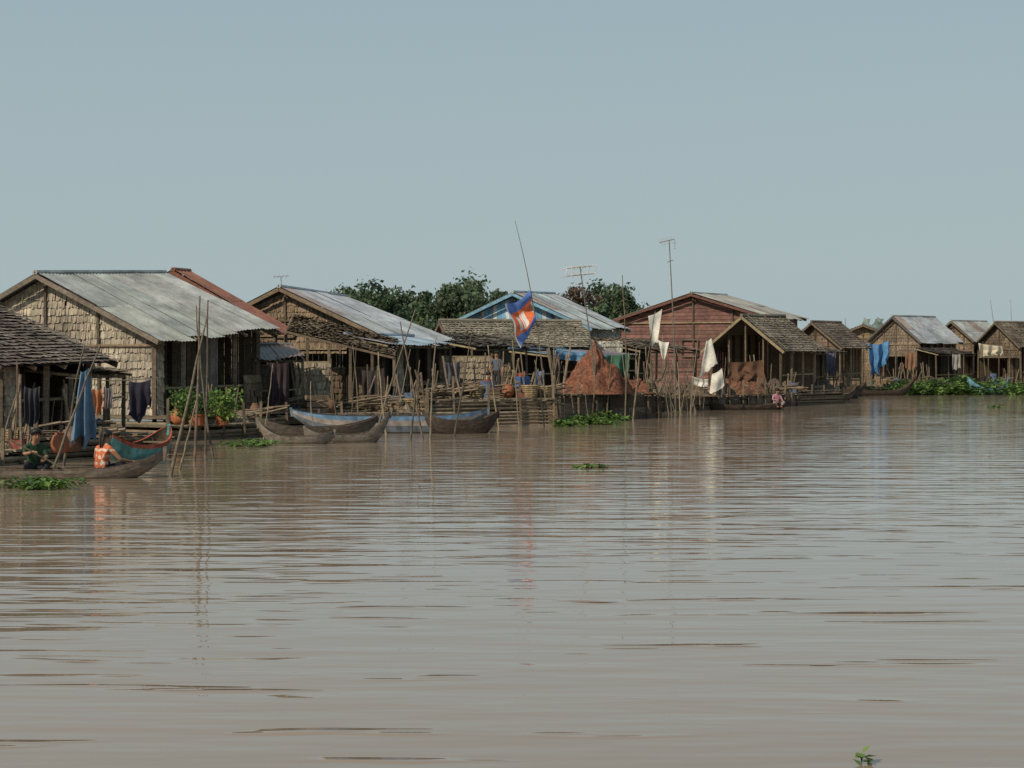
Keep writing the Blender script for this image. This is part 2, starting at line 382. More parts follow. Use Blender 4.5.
# ---------------------------------------------------------------- trees
def tree(c,h,r,n=3000,size=.4,cols=None,name="tree"):
    c=Vector(c); tr=MB("trunk","wood"); lf=MB("crown","leaf"); bark=(.1,.08,.06)
    top=c+Vector((U(-.3,.3),0,h*.5))
    tr.tube([c-Vector((0,0,.3)),c+Vector((.1,0,h*.25)),top],[.28,.22,.16],bark,7)
    blobs=[]
    for k in range(16):
        t=U(0,6.283); rr=r*U(.15,.95); zz=h*U(.42,.93)*(1-.12*rr/r)
        if k==0: rr=0; zz=h*.9
        e=c+Vector((rr*math.cos(t),rr*math.sin(t),zz)); 
        st=c.lerp(top,U(.6,1)); tr.tube([st,st.lerp(e,.5)+Vector((0,0,-.1*h*.3)),e],[.11,.07,.03],bark,5)
        blobs.append((e,r*U(.2,.4),U(.6,1.35)))
    for _ in range(n):
        e,br,tone=random.choice(blobs)
        d=Vector((random.gauss(0,1),random.gauss(0,1),random.gauss(0,.7))); d=d.normalized()*br*(U(.25,1)**.5)*U(.85,1.3)
        p=e+d; s=size*U(.5,1.3)
        a=(d.normalized()+Vector((U(-1,1),U(-1,1),U(-1,1)))*.9).normalized(); x=a.orthogonal().normalized(); x=Matrix.Rotation(U(0,6.28),3,a)@x; y=a.cross(x)
        cc=tuple(k*tone for k in vary(random.choice(cols),.3))
        lf.face([p-x*s*.5,p+y*s*.3,p+x*s*.5,p-y*s*.3],cc)
    return assemble(name,c,[tr,lf])

# ---------------------------------------------------------------- people
def person(c,ang,J,shirt,trouser,hairc=(.012,.01,.009),skin=(.30,.165,.1),long_hair=False,stripes=None,name="woman",sleeve=True):
    c=Vector(c); Rm=Matrix.Rotation(ang,3,'Z')
    names=list(J.keys()); pos=[Vector(J[k][0]) for k in names]; rad=[J[k][1] for k in names]
    par={ 'spine':'pelvis','chest':'spine','neck':'chest','skull':'neck','crown':'skull'}
    for s in 'LR':
        par.update({'hip'+s:'pelvis','knee'+s:'hip'+s,'ank'+s:'knee'+s,'toe'+s:'ank'+s,'sho'+s:'chest','elb'+s:'sho'+s,'wri'+s:'elb'+s,'palm'+s:'wri'+s})
    edges=[(names.index(par[k]),names.index(k)) for k in names if k in par]
    me=bpy.data.meshes.new("sk"); me.from_pydata([tuple(p) for p in pos],edges,[])
    ob=bpy.data.objects.new("sk",me); bpy.context.collection.objects.link(ob)
    sk=ob.modifiers.new("s",'SKIN'); sk.use_smooth_shade=True
    sv=me.skin_vertices[0].data
    for i,r in enumerate(rad): sv[i].radius=(r,r)
    sv[names.index('pelvis')].use_root=True
    su=ob.modifiers.new("u",'SUBSURF'); su.levels=2; su.render_levels=2
    dg=bpy.context.evaluated_depsgraph_get(); nm=bpy.data.meshes.new_from_object(ob.evaluated_get(dg))
    bpy.data.objects.remove(ob)
    def seg(p,a,b):
        t=max(0,min(1,(p-a).dot(b-a)/max(1e-9,(b-a).length_squared))); return (p-(a+(b-a)*t)).length,t
    body=MB("body","cloth"); bs=MB("bare_skin","skin"); body.smooth=bs.smooth=True
    for f in nm.polygons:
        ctr=f.center; best=None
        for (i,j) in edges:
            dd,t=seg(ctr,pos[i],pos[j]); dd-=(rad[i]*(1-t)+rad[j]*t)
            if best is None or dd<best[0]: best=(dd,names[j],t)
        k,t=best[1],best[2]; pts=[nm.vertices[v].co for v in f.vertices]
        tgt=body; 
        if k in('neck','skull','crown') and not(k=='neck' and t<.45): tgt=bs; col=skin
        elif k[:3] in('toe','wri','pal') : tgt=bs; col=skin
        elif k[:3]=='elb' and (not sleeve) and t>.4: tgt=bs; col=skin
        elif k[:3]=='ank' and t>.75: tgt=bs; col=skin
        elif k[:3] in('kne','ank'): col=trouser
        elif k[:3]=='hip': col=trouser
        else:
            col=shirt
            if stripes and int(ctr.z*26)%3==0: col=stripes
            if k=='spine' and t<.2: col=trouser
        tgt.face([c+Rm@p for p in pts],col)
    hd=Vector(J['skull'][0]).lerp(Vector(J['crown'][0]),.5); up=(Vector(J['crown'][0])-Vector(J['skull'][0])).normalized(); fw=Vector((1,0,0)); fw=(fw-up*fw.dot(up)).normalized(); rt=fw.cross(up)
    def W_(p): return c+Rm@p
    hair=MB("hair","hair"); hair.smooth=True; face=MB("face","skin")
    def hf(u,v):
        th=u*2*math.pi; ph=v*math.pi*.62; q=fw*math.cos(th)*math.sin(ph)+rt*math.sin(th)*math.sin(ph)+up*math.cos(ph)
        k=.108+.006*noise.noise(q*6); front=max(0,q.dot(fw)); lift=up*(.07*front*(v))
        return W_(hd-fw*.012+up*.02+q*k+lift)
    hair.grid(hf,18,10,lambda u,v:vary(hairc,.2))
    if long_hair:
        def lh(u,v):
            x=(u-.5)*.15*(1-.55*v); return W_(hd-fw*(.095+.02*math.sin(u*9)+.03*v*(1-v)+.02)+rt*x-up*(.27*v-.04))
        hair.grid(lh,10,10,lambda u,v:vary(hairc,.3))
    else:
        hair.lathe(W_(hd-fw*.12-up*.03),[(0,-.045),(.035,-.03),(.045,0),(.035,.03),(0,.045)],hairc,10)
    for sg in (-1,1):
        face.lathe(W_(hd+fw*.086+rt*sg*.034-up*.0),[(0,-.009),(.014,0),(0,.009)],(.02,.015,.012),8)
        face.lathe(W_(hd+rt*sg*.098-up*.01-fw*.005),[(0,-.03),(.014,-.01),(.016,.012),(0,.03)],skin,8)
    face.tube([W_(hd+fw*.092+up*.0),W_(hd+fw*.112-up*.03),W_(hd+fw*.095-up*.036)],[.008,.014,.01],skin,6)
    face.tube([W_(hd+fw*.088-up*.058-rt*.024),W_(hd+fw*.096-up*.06),W_(hd+fw*.088-up*.058+rt*.024)],[.004,.008,.004],(.25,.07,.06),5)
    parts=[body,bs,hair,face]
    hands=MB("fingers","skin")
    for s in 'LR':
        w=Vector(J['wri'+s][0]); p=Vector(J['palm'+s][0]); d=(p-w).normalized(); x=d.cross(Vector((0,0,1))).normalized(); y=x.cross(d)
        for k,(off,ln) in enumerate([(-.027,.062),(-.009,.075),(.009,.07),(.026,.055)]):
            a=p+x*off; hands.tube([W_(a),W_(a+d*ln*.45+y*-.004),W_(a+d*ln*.7-y*.022),W_(a+d*ln*.72-y*.045)],[.009,.0085,.008,.006],skin,5)
        sd=-1 if s=='L' else 1
        a=w.lerp(p,.4)+x*sd*.02; hands.tube([W_(a),W_(a+x*sd*.022+d*.03),W_(a+x*sd*.026+d*.055-y*.015)],[.011,.01,.007],skin,5)
    parts.append(hands)
    return assemble(name,c,parts)
def pose_sit(reachR=(.42,-.22,.34),reachL=(.3,.2,.25),lean=.06,head=(0,0)):
    J={'pelvis':((0,0,.12),.125),'spine':((.01+lean*.3,0,.3),.105),'chest':((.02+lean,0,.47),.12),'neck':((.03+lean*1.3,0,.585),.048),
       'skull':((.05+lean*1.5+head[0]*.5,head[1]*.5,.66),.078),'crown':((.055+lean*1.6+head[0],head[1],.79),.082)}
    for s,sg,rc in (('L',1,reachL),('R',-1,reachR)):
        J['hip'+s]=((.06,.1*sg,.11),.09); J['knee'+s]=((.4,.22*sg,.24),.06); J['ank'+s]=((.27,.08*sg,.04),.038); J['toe'+s]=((.4,.1*sg,.02),.028)
        sh=Vector((.02+lean,.165*sg,.515)); rc=Vector(rc); mid=sh.lerp(rc,.5)+Vector((-.06,.07*sg,-.09)); d=(rc-mid).normalized()
        J['sho'+s]=(tuple(sh),.052); J['elb'+s]=(tuple(mid),.04); J['wri'+s]=(tuple(rc),.026); J['palm'+s]=(tuple(rc+d*.06),.03)
    return J
def pose_stand(reachR=(.2,-.2,1.0),reachL=(.1,.22,.85)):
    J={'pelvis':((0,0,.88),.115),'spine':((.01,0,1.04),.095),'chest':((.02,0,1.2),.115),'neck':((.03,0,1.33),.046),'skull':((.04,0,1.41),.076),'crown':((.045,0,1.53),.08)}
    for s,sg,rc in (('L',1,reachL),('R',-1,reachR)):
        J['hip'+s]=((.01,.09*sg,.82),.088); J['knee'+s]=((.03,.1*sg,.45),.058); J['ank'+s]=((-.02,.11*sg,.07),.038); J['toe'+s]=((.13,.13*sg,.025),.028)
        sh=Vector((.02,.16*sg,1.26)); rc=Vector(rc); mid=sh.lerp(rc,.5)+Vector((-.05,.05*sg,-.03)); d=(rc-mid).normalized()
        J['sho'+s]=(tuple(sh),.05); J['elb'+s]=(tuple(mid),.038); J['wri'+s]=(tuple(rc),.026); J['palm'+s]=(tuple(rc+d*.06),.03)
    return J

# ================================================================ SETTING
me=bpy.data.meshes.new("water"); me.from_pydata([(-1500,-80,0),(1500,-80,0),(1500,3500,0),(-1500,3500,0)],[],[(0,1,2,3)])
wo=bpy.data.objects.new("water",me); bpy.context.collection.objects.link(wo)
m=bpy.data.materials.new("muddy_water"); m.use_nodes=True; n=m.node_tree; N=n.nodes; L=n.links; b=N["Principled BSDF"]
b.inputs["Roughness"].default_value=.03; b.inputs["IOR"].default_value=1.38
tc=N.new("ShaderNodeTexCoord")
def wn(scale,map_scale,det=2,rot=0):
    mp=N.new("ShaderNodeMapping"); mp.inputs["Scale"].default_value=map_scale; mp.inputs["Rotation"].default_value=(0,0,rot)
    t=N.new("ShaderNodeTexNoise"); t.inputs["Scale"].default_value=scale; t.inputs["Detail"].default_value=det
    L.new(tc.outputs["Object"],mp.inputs[0]); L.new(mp.outputs[0],t.inputs[0]); return t
n1=wn(1.7,(.36,1.3,1),2.2,.05); n2=wn(.55,(.3,1,1),1,-.1); n3=wn(.06,(.5,1,1),3,.3); n4=wn(1.7,(.24,1.25,1),2.5,-.04)
ad=N.new("ShaderNodeMath"); ad.operation='MULTIPLY_ADD'; L.new(n2.outputs[0],ad.inputs[0]); ad.inputs[1].default_value=.9; L.new(n1.outputs[0],ad.inputs[2])
st=N.new("ShaderNodeMapRange"); st.interpolation_type='SMOOTHSTEP'; st.inputs[1].default_value=.6; st.inputs[2].default_value=.76; st.inputs[3].default_value=0; st.inputs[4].default_value=.8
L.new(n4.outputs[0],st.inputs[0])
ad2=N.new("ShaderNodeMath"); ad2.operation='ADD'; L.new(ad.outputs[0],ad2.inputs[0]); L.new(st.outputs[0],ad2.inputs[1])
bu=N.new("ShaderNodeBump"); bu.inputs["Distance"].default_value=.055
mr=N.new("ShaderNodeMapRange"); mr.inputs[1].default_value=.35; mr.inputs[2].default_value=.65; mr.inputs[3].default_value=.3; mr.inputs[4].default_value=.62
L.new(n3.outputs[0],mr.inputs[0]); L.new(mr.outputs[0],bu.inputs["Strength"])
L.new(ad2.outputs[0],bu.inputs["Height"]); L.new(bu.outputs[0],b.inputs["Normal"])
cr=N.new("ShaderNodeValToRGB"); cr.color_ramp.elements[0].color=(.235,.18,.13,1); cr.color_ramp.elements[1].color=(.285,.22,.165,1)
cr.color_ramp.elements[0].position=.35; cr.color_ramp.elements[1].position=.65
L.new(n3.outputs[0],cr.inputs[0]); L.new(cr.outputs[0],b.inputs["Base Color"]); me.materials.append(m)
g=MB("ground","leaf")
bp=[(-400,120),(-60,100),(-15,112),(10,128),(35,165),(80,190),(400,260)]
for (x0,y0),(x1,y1) in zip(bp,bp[1:]):
    g.face([(x0,y0,-.05),(x1,y1,-.05),(x1,y1+12,.25),(x0,y0+12,.25)],(.09,.1,.04))
    g.face([(x0,y0+12,.25),(x1,y1+12,.25),(x1*1.5,3400,.3),(x0*1.5,3400,.3)],(.09,.1,.04))
g.make((0,0,0),None,"ground")

# ================================================================ HOUSES
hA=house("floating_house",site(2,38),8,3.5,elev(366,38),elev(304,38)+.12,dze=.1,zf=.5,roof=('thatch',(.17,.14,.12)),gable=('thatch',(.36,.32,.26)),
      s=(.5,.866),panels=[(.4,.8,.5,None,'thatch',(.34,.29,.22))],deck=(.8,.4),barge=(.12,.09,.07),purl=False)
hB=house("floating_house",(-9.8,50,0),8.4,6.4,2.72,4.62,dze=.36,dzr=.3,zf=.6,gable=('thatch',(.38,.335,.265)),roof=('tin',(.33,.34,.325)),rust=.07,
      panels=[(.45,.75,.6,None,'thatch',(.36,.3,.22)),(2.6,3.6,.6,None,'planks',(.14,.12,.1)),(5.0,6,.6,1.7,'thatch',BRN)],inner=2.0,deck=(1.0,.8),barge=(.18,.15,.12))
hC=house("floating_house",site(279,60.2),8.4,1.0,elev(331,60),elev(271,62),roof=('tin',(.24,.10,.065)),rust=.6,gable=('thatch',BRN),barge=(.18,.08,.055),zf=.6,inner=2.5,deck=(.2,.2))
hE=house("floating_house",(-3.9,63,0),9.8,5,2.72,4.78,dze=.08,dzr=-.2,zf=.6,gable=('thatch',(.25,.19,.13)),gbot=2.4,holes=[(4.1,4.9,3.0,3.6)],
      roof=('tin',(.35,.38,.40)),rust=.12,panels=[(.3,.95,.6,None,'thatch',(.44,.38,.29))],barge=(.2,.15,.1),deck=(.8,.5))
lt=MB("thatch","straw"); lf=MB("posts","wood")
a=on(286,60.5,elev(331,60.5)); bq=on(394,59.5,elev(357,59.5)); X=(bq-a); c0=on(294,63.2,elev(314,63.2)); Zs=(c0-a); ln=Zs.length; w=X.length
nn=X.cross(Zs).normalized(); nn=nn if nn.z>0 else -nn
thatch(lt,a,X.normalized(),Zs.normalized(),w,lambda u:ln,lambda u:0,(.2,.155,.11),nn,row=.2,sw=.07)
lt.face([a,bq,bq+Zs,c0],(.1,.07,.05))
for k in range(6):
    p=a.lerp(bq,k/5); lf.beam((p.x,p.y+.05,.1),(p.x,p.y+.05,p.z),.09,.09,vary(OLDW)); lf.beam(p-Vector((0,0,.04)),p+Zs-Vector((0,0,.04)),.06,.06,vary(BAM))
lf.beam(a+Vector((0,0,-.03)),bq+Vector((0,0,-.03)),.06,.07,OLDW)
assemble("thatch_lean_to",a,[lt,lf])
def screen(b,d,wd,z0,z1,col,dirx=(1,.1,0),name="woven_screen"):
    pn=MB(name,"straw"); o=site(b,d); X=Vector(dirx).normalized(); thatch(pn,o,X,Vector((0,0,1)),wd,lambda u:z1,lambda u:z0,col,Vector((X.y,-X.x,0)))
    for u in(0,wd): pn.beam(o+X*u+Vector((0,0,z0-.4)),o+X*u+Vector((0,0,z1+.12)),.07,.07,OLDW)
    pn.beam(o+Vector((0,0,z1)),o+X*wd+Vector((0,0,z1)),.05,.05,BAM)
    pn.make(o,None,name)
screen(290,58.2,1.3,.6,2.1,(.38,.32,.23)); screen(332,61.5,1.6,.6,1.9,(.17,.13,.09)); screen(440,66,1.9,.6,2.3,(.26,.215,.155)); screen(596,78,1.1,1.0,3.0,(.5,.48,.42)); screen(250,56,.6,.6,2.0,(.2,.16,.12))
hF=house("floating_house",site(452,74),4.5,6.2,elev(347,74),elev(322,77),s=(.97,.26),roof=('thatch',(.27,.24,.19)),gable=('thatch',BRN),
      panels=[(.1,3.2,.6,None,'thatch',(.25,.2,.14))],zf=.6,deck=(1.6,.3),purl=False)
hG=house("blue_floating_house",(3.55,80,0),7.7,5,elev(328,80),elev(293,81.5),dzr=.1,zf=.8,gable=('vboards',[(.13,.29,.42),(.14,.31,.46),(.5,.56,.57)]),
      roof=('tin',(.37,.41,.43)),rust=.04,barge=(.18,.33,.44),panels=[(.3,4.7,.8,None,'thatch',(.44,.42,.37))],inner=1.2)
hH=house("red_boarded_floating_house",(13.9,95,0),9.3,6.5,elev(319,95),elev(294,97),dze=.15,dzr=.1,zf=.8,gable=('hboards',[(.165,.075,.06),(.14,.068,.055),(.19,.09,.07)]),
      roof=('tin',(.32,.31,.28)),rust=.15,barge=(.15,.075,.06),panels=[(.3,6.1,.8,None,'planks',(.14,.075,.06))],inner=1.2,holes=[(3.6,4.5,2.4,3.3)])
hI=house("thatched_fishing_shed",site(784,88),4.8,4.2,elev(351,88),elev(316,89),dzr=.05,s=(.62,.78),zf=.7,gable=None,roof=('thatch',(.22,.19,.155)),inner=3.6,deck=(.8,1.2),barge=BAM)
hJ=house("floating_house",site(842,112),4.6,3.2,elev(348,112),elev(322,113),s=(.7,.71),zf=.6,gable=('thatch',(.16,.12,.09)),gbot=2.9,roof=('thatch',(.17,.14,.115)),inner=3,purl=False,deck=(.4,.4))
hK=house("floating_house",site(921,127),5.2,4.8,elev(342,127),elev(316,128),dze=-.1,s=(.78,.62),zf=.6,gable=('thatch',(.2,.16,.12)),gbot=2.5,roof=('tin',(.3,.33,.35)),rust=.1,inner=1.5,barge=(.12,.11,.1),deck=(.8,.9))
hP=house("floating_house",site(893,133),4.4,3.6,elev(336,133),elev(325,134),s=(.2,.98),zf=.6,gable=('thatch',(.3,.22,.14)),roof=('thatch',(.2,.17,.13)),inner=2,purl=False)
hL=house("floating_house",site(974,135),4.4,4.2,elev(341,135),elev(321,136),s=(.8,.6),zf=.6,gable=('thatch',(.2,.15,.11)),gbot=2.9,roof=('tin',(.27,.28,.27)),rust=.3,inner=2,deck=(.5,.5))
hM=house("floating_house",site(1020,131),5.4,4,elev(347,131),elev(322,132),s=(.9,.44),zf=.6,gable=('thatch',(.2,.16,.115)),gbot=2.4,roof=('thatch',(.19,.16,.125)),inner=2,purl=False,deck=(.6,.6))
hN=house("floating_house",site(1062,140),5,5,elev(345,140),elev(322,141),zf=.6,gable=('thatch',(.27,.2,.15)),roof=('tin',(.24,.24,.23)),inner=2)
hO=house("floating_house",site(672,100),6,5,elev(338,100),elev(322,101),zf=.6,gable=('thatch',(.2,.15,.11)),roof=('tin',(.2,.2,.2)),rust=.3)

def raft(name,A,B,depth,zt,kind):
    A=Vector(A);B=Vector(B); x=(B-A).normalized(); y=Vector((-x.y,x.x,0)); Ln=(B-A).length; Z=Vector((0,0,1))
    d=MB("deck_planks","wood"); l=MB("side_logs","wood"); u=0
    while u<Ln:
        w=U(.16,.25); d.box(A+x*u+Z*(zt-.05+U(-.015,.015))+y*U(-.15,.02),x*(w-.015),y*depth,Z*.05,vary((.2,.16,.115),.35)); u+=w
    if kind=='bamboo':
        z=0
        while z<zt-.08:
            e=U(-.03,.03)
            l.tube([A+x*U(-.3,.5)+Z*z,A.lerp(B,.5)+Z*(z+e)-y*U(0,.05),B+x*U(-.4,.3)+Z*z],[.06,.055,.045],vary((.23,.185,.13),.4),6)
            l.tube([A+Z*z,A+y*depth+Z*z],.06,vary((.2,.15,.1),.3),6); z+=.115
    else:
        z=0
        while z<zt-.1:
            u=0
            while u<Ln:
                w=min(U(1.2,2.6),Ln-u); l.box(A+x*u+Z*(z+U(-.02,.02))-y*U(0,.03),x*(w-.02),y*.04,Z*.2,vary((.13,.1,.075),.4)); u+=w
            l.box(A+Z*z,x*.04,y*depth,Z*.2,vary((.12,.09,.065),.3)); z+=.215
    u=0
    while u<Ln: l.beam(A+x*u-y*.08+Z*-.4,A+x*(u+U(-.1,.1))-y*.08+Z*(zt+U(0,.8)),.07,.07,vary(OLDW,.35)); u+=U(.5,1.3)
    assemble(name,A,[d,l])
raft("bamboo_raft",site(428,57.5),site(556,60),5,.9,'bamboo')
raft("timber_raft",site(558,64),site(662,67.5),6,.95,'wood')
raft("timber_raft",site(664,76),site(800,86),5,.6,'wood')
raft("timber_raft",site(165,47.5),site(268,50.5),3,.4,'bamboo')
raft("bamboo_raft",site(268,54),site(430,57),4,.5,'wood')
raft("timber_raft",site(802,102),site(850,108),4,.45,'wood')
raft("bamboo_raft",site(-30,35.5),site(110,41),3,.3,'bamboo')
def shed(name,A,B,depth,z0,zfront,zback,col,kind='tin'):
    A=Vector(A);B=Vector(B); x=(B-A).normalized(); y=Vector((-x.y,x.x,0)); Z=Vector((0,0,1)); Ln=(B-A).length
    r=MB("roof",'tin' if kind=='tin' else 'straw'); f=MB("posts","wood")
    if kind=='tin': tin_slope(r,A+y*depth+Z*zback,B+y*depth+Z*zback,B+Z*zfront,A+Z*zfront,col,rows=1,prust=.3)
    else:
        e=A+Z*zfront; zs=(A+y*depth+Z*zback)-e; l=zs.length; zs.normalize(); thatch(r,e,x,zs,Ln,lambda u:l,lambda u:-.1,col,x.cross(zs),row=.2,sw=.07)
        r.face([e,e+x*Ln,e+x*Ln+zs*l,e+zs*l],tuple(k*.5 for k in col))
    nn=max(2,round(Ln/1.5))
    for i in range(nn+1):
        u=Ln*i/nn
        f.beam(A+x*(u+U(-.1,.1))+y*.2+Z*(z0-.1),A+x*u+y*.2+Z*(zfront-.02),.08,.08,vary(OLDW,.3)); f.beam(A+x*u+y*(depth-.2)+Z*(z0-.1),A+x*u+y*(depth-.2)+Z*(zback-.05),.09,.09,vary(OLDW,.3))
        f.beam(A+x*u+Z*(zfront-.07),A+x*u+y*depth+Z*(zback-.07),.06,.06,vary(BAM))
    f.beam(A+y*.2+Z*(z0+.7),B+y*.2+Z*(z0+.75),.05,.05,vary(BAM)); f.beam(A+y*.2+Z*(zfront-.1),B+y*.2+Z*(zfront-.1),.07,.07,OLDW)
    u=0
    while u<Ln: ww=U(.2,.35); f.box(A+x*u+y*(depth-.1)+Z*z0,x*(ww-.02),y*.03,Z*(zback-z0-.1-U(0,.15)),vary(DK,.5)); u+=ww
    assemble(name,A,[r,f])
shed("open_shed",site(476,66),site(556,70),3.5,.9,elev(347,66),elev(334,70),(.21,.19,.16),'thatch')
shed("open_shed",site(560,71),site(640,74),3,1.0,elev(356,71),elev(350,74),(.12,.2,.28),'tin')
shed("awning",site(256,55.5),site(304,56),1.6,.5,elev(358,55.5),elev(346,57),(.17,.16,.15),'tin')
shed("awning",site(388,60.5),site(455,64),1.8,.6,elev(344,60.5),elev(337,64),(.25,.33,.4),'tin')
shed("awning",site(640,78),site(700,82),3,.9,elev(350,78),elev(338,82),(.22,.18,.14),'thatch')
shed("awning",site(80,40),site(132,44),1.5,.5,elev(373,40),elev(366,43),(.17,.14,.11),'thatch')
shed("open_shed",site(806,104),site(846,109),2.5,.5,elev(352,104),elev(343,107),(.15,.125,.1),'thatch')
shed("awning",site(938,124),site(975,127),2,.5,elev(354,124),elev(348,127),(.15,.13,.12),'thatch')

# ================================================================ TREES
TC=[(.07,.11,.06),(.085,.135,.065),(.06,.09,.05),(.115,.155,.075)]  # greens lightened, with aerial haze put into the leaf colour
for b_,top,r_ in [(345,288,3.8),(368,284,4.4),(398,288,4.4),(425,290,3.8),(450,283,4.2),(472,277,4.4),(498,289,3.4),(516,299,2.8),(598,282,3.8),(622,287,3.4),(385,291,3.6),(462,287,3.4)]:
    d_=170+U(-12,12); tree(site(b_,d_),elev(top,d_),r_,n=3600,size=.45,cols=TC)
tree(site(576,160),elev(281,160),2.2,n=1500,cols=[(.13,.085,.06),(.1,.08,.055),(.16,.1,.07)])
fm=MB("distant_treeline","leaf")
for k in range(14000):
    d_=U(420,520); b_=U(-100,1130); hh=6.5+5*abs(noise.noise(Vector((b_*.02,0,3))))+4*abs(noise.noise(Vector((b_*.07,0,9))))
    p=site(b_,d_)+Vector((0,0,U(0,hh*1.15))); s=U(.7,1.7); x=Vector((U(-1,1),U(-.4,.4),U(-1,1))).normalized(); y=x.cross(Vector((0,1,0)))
    fm.face([p-x*s,p+y*s*.6,p+x*s,p-y*s*.6],vary((.24,.3,.27),.15))  # leaf colour paled and greyed to stand in for distance haze
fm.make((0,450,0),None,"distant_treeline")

# ================================================================ POLES, ANTENNAS, FLAG
for q in [(167,475,207,318),(193,462,200,296),(215,460,196,305),(205,455,208,300),(48,470,100,345),(62,466,84,345),(372,438,415,310),(425,440,400,322),
          (452,437,472,332),(430,440,436,335),(553,425,556,325),(562,425,548,335),(625,420,622,275),(640,418,655,312),(655,418,650,330),(672,412,662,335),(690,412,700,328),
          (712,408,706,345),(735,405,728,345),(768,402,790,332),(850,394,845,318),(1003,386,990,300),(1017,388,1010,300),(632,420,640,350),(606,420,612,355),(680,412,690,360),
          (500,428,488,345),(520,428,512,340),(388,440,378,352),(590,422,596,345),(860,392,868,340),(940,390,944,345),(970,388,966,335),(648,418,668,365),(545,427,535,360),(698,412,676,350),(410,440,420,360),(176,470,196,400)]:
    P2(*q,r=U(.028,.042),col=random.choice([(.22,.18,.12),(.2,.165,.12),(.14,.115,.09)]))
for _ in range(52):
    b0=random.choice([U(400,560),U(560,720),U(620,700),U(800,1024),U(260,400)])
    py=438-(b0-300)*.12+U(-3,1) if b0<560 else (424-(b0-560)*.09 if b0<760 else 397-(b0-760)*.03)
    P2(b0,py,b0+U(-16,16),U(345,385) if b0<760 else U(338,372),r=U(.02,.033),col=random.choice([(.2,.165,.12),(.14,.115,.09),(.25,.21,.15)]),dd=U(0,.8))
def antenna(mast_b,mast_py,tb,tp,kind):
    d=shore(mast_py); a=site(mast_b,d); a.z=-.3; t=site(tb,d); t.z=elev(tp,d)
    m=MB("mast","wood"); m.tube([a,a.lerp(t,.5)+Vector((.05,0,0)),t],[.035,.03,.02],(.16,.15,.13),6)
    r=MB("aerial","tin"); A=(.7,.7,.7); X=Vector((.93,.36,0)); Y=Vector((-.36,.93,0)); Z=Vector((0,0,1))
    if kind==0:
        X=Vector((.97,.2,.1)); Y=Vector((.5,-.8,.1))
        for lv,z in ((0,0),(1,-.28)):
            r.tube([t+Z*z-X*.55,t+Z*z+X*.55],.016,A,5)
            for k in range(6):
                c=t+Z*z+X*(-.5+.2*k); l=.5-.05*k; r.tube([c-Y*l,c+Y*l],.012,A,4); r.tube([c-Z*.1,c+Z*.1],.012,A,4)
        for k in range(5): r.tube([t+X*(-.55+.27*k)-Z*.28,t+X*(-.45+.27*k)],.012,A,4)
    else:
        r.tube([t-X*.45-Z*.08,t+X*.25+Z*.08],.02,(.25,.25,.25),5)
        for k in range(6):
            c=t+X*(-.42+.12*k)+Z*(-.07+.025*k); r.tube([c-Y*.25-Z*.14,c+Y*.25+Z*.14],.014,(.25,.25,.25),4)
        for k in range(4): r.tube([t+X*.2-Z*.1*k-Y*.15,t+X*.32-Z*.1*k+Y*.15],.016,(.15,.15,.15),4)
        r.tube([t-Z*.9-X*.1,t-Z*.8+X*.2],.014,(.2,.2,.2),4)
    assemble("tv_antenna",a,[m,r])
antenna(600,420,580,267,0); antenna(676,412,669,241,1)
d_=70; a=site(283,d_); m=MB("mast","tin"); a.z=4.4; t=site(281,d_); t.z=elev(277,d_)
m.tube([a,t],.02,(.3,.3,.3),5); m.tube([t-Vector((.3,0,0)),t+Vector((.3,.1,.05))],.012,(.3,.3,.3),4)
for k in range(4): m.tube([t+Vector((-.25+.16*k,-.2,-.05)),t+Vector((-.25+.16*k,.2,.08))],.01,(.3,.3,.3),4)
m.make(a,None,"tv_antenna")
# flag
d=60; a=site(548,d); a.z=-.3; top=site(515,d); top.z=elev(221,d); midp=site(541,d); midp.z=elev(320,d)
m=MB("flagpole","wood"); pts=[]; 
for i in range(13):
    t=i/12; pts.append(a*(1-t)**2+midp*2*t*(1-t)+top*t*t)
m.tube(pts,[.035*(1-.75*i/12) for i in range(13)],(.17,.14,.1),6)
fl=MB("flag","cloth"); fl.smooth=True
hp0=site(529,d); hp0.z=elev(290,d); hp1=site(535,d); hp1.z=elev(322,d)
o0=site(506,d-.4); o0.z=elev(304,d); o1=site(520,d-.3); o1.z=elev(347,d)
def ff(u,v):
    p=hp0.lerp(hp1,v).lerp(o0.lerp(o1,v),u); return p+Vector((.05*math.sin(9*v+u*4),-.2*math.sin(u*7+v*2.2)*u-.09*math.sin(v*9+u*3),-.14*math.sin(math.pi*u)+.04*math.sin(u*11)*v))
def fc(u,v):
    if .3<u<.72 and .34<v<.68 and not (.45<u<.49 or .56<u<.6) : return (.8,.78,.74)
    if u>.93: return (.75,.75,.75)
    if v<.25: return (.13,.24,.6)
    if v>.75: return (.14,.25,.6)
    return (.8,.2,.09)
fl.grid(ff,32,28,fc)
assemble("cambodian_flag",a,[m,fl])
WH=(.8,.77,.68)
def flagcloth(b0,p0,b1,p1,d,drop,col,**k):
    a=site(b0,d); a.z=elev(p0,d); b=site(b1,d); b.z=elev(p1,d); return cloth(a,b,drop,col,**k)
flagcloth(648,316,662,309,70,1.2,WH,name="white_pennant",taper=.6,nf=2)
flagcloth(658,340,669,342,72,.7,WH,name="white_pennant",taper=.7,nf=2)
flagcloth(706,341,711,338,78,1.3,WH,name="white_pennant",taper=-2.6,nf=2)
flagcloth(692,376,708,379,77,.35,WH,name="white_pennant",nf=2)
flagcloth(712,374,722,368,77,.8,WH,name="white_pennant",taper=-.5,nf=2)
flagcloth(80,371,88,368,36,1.35,(.17,.27,.38),name="blue_tarpaulin",taper=-2.2,fold=.16,nf=4,rag=.14)
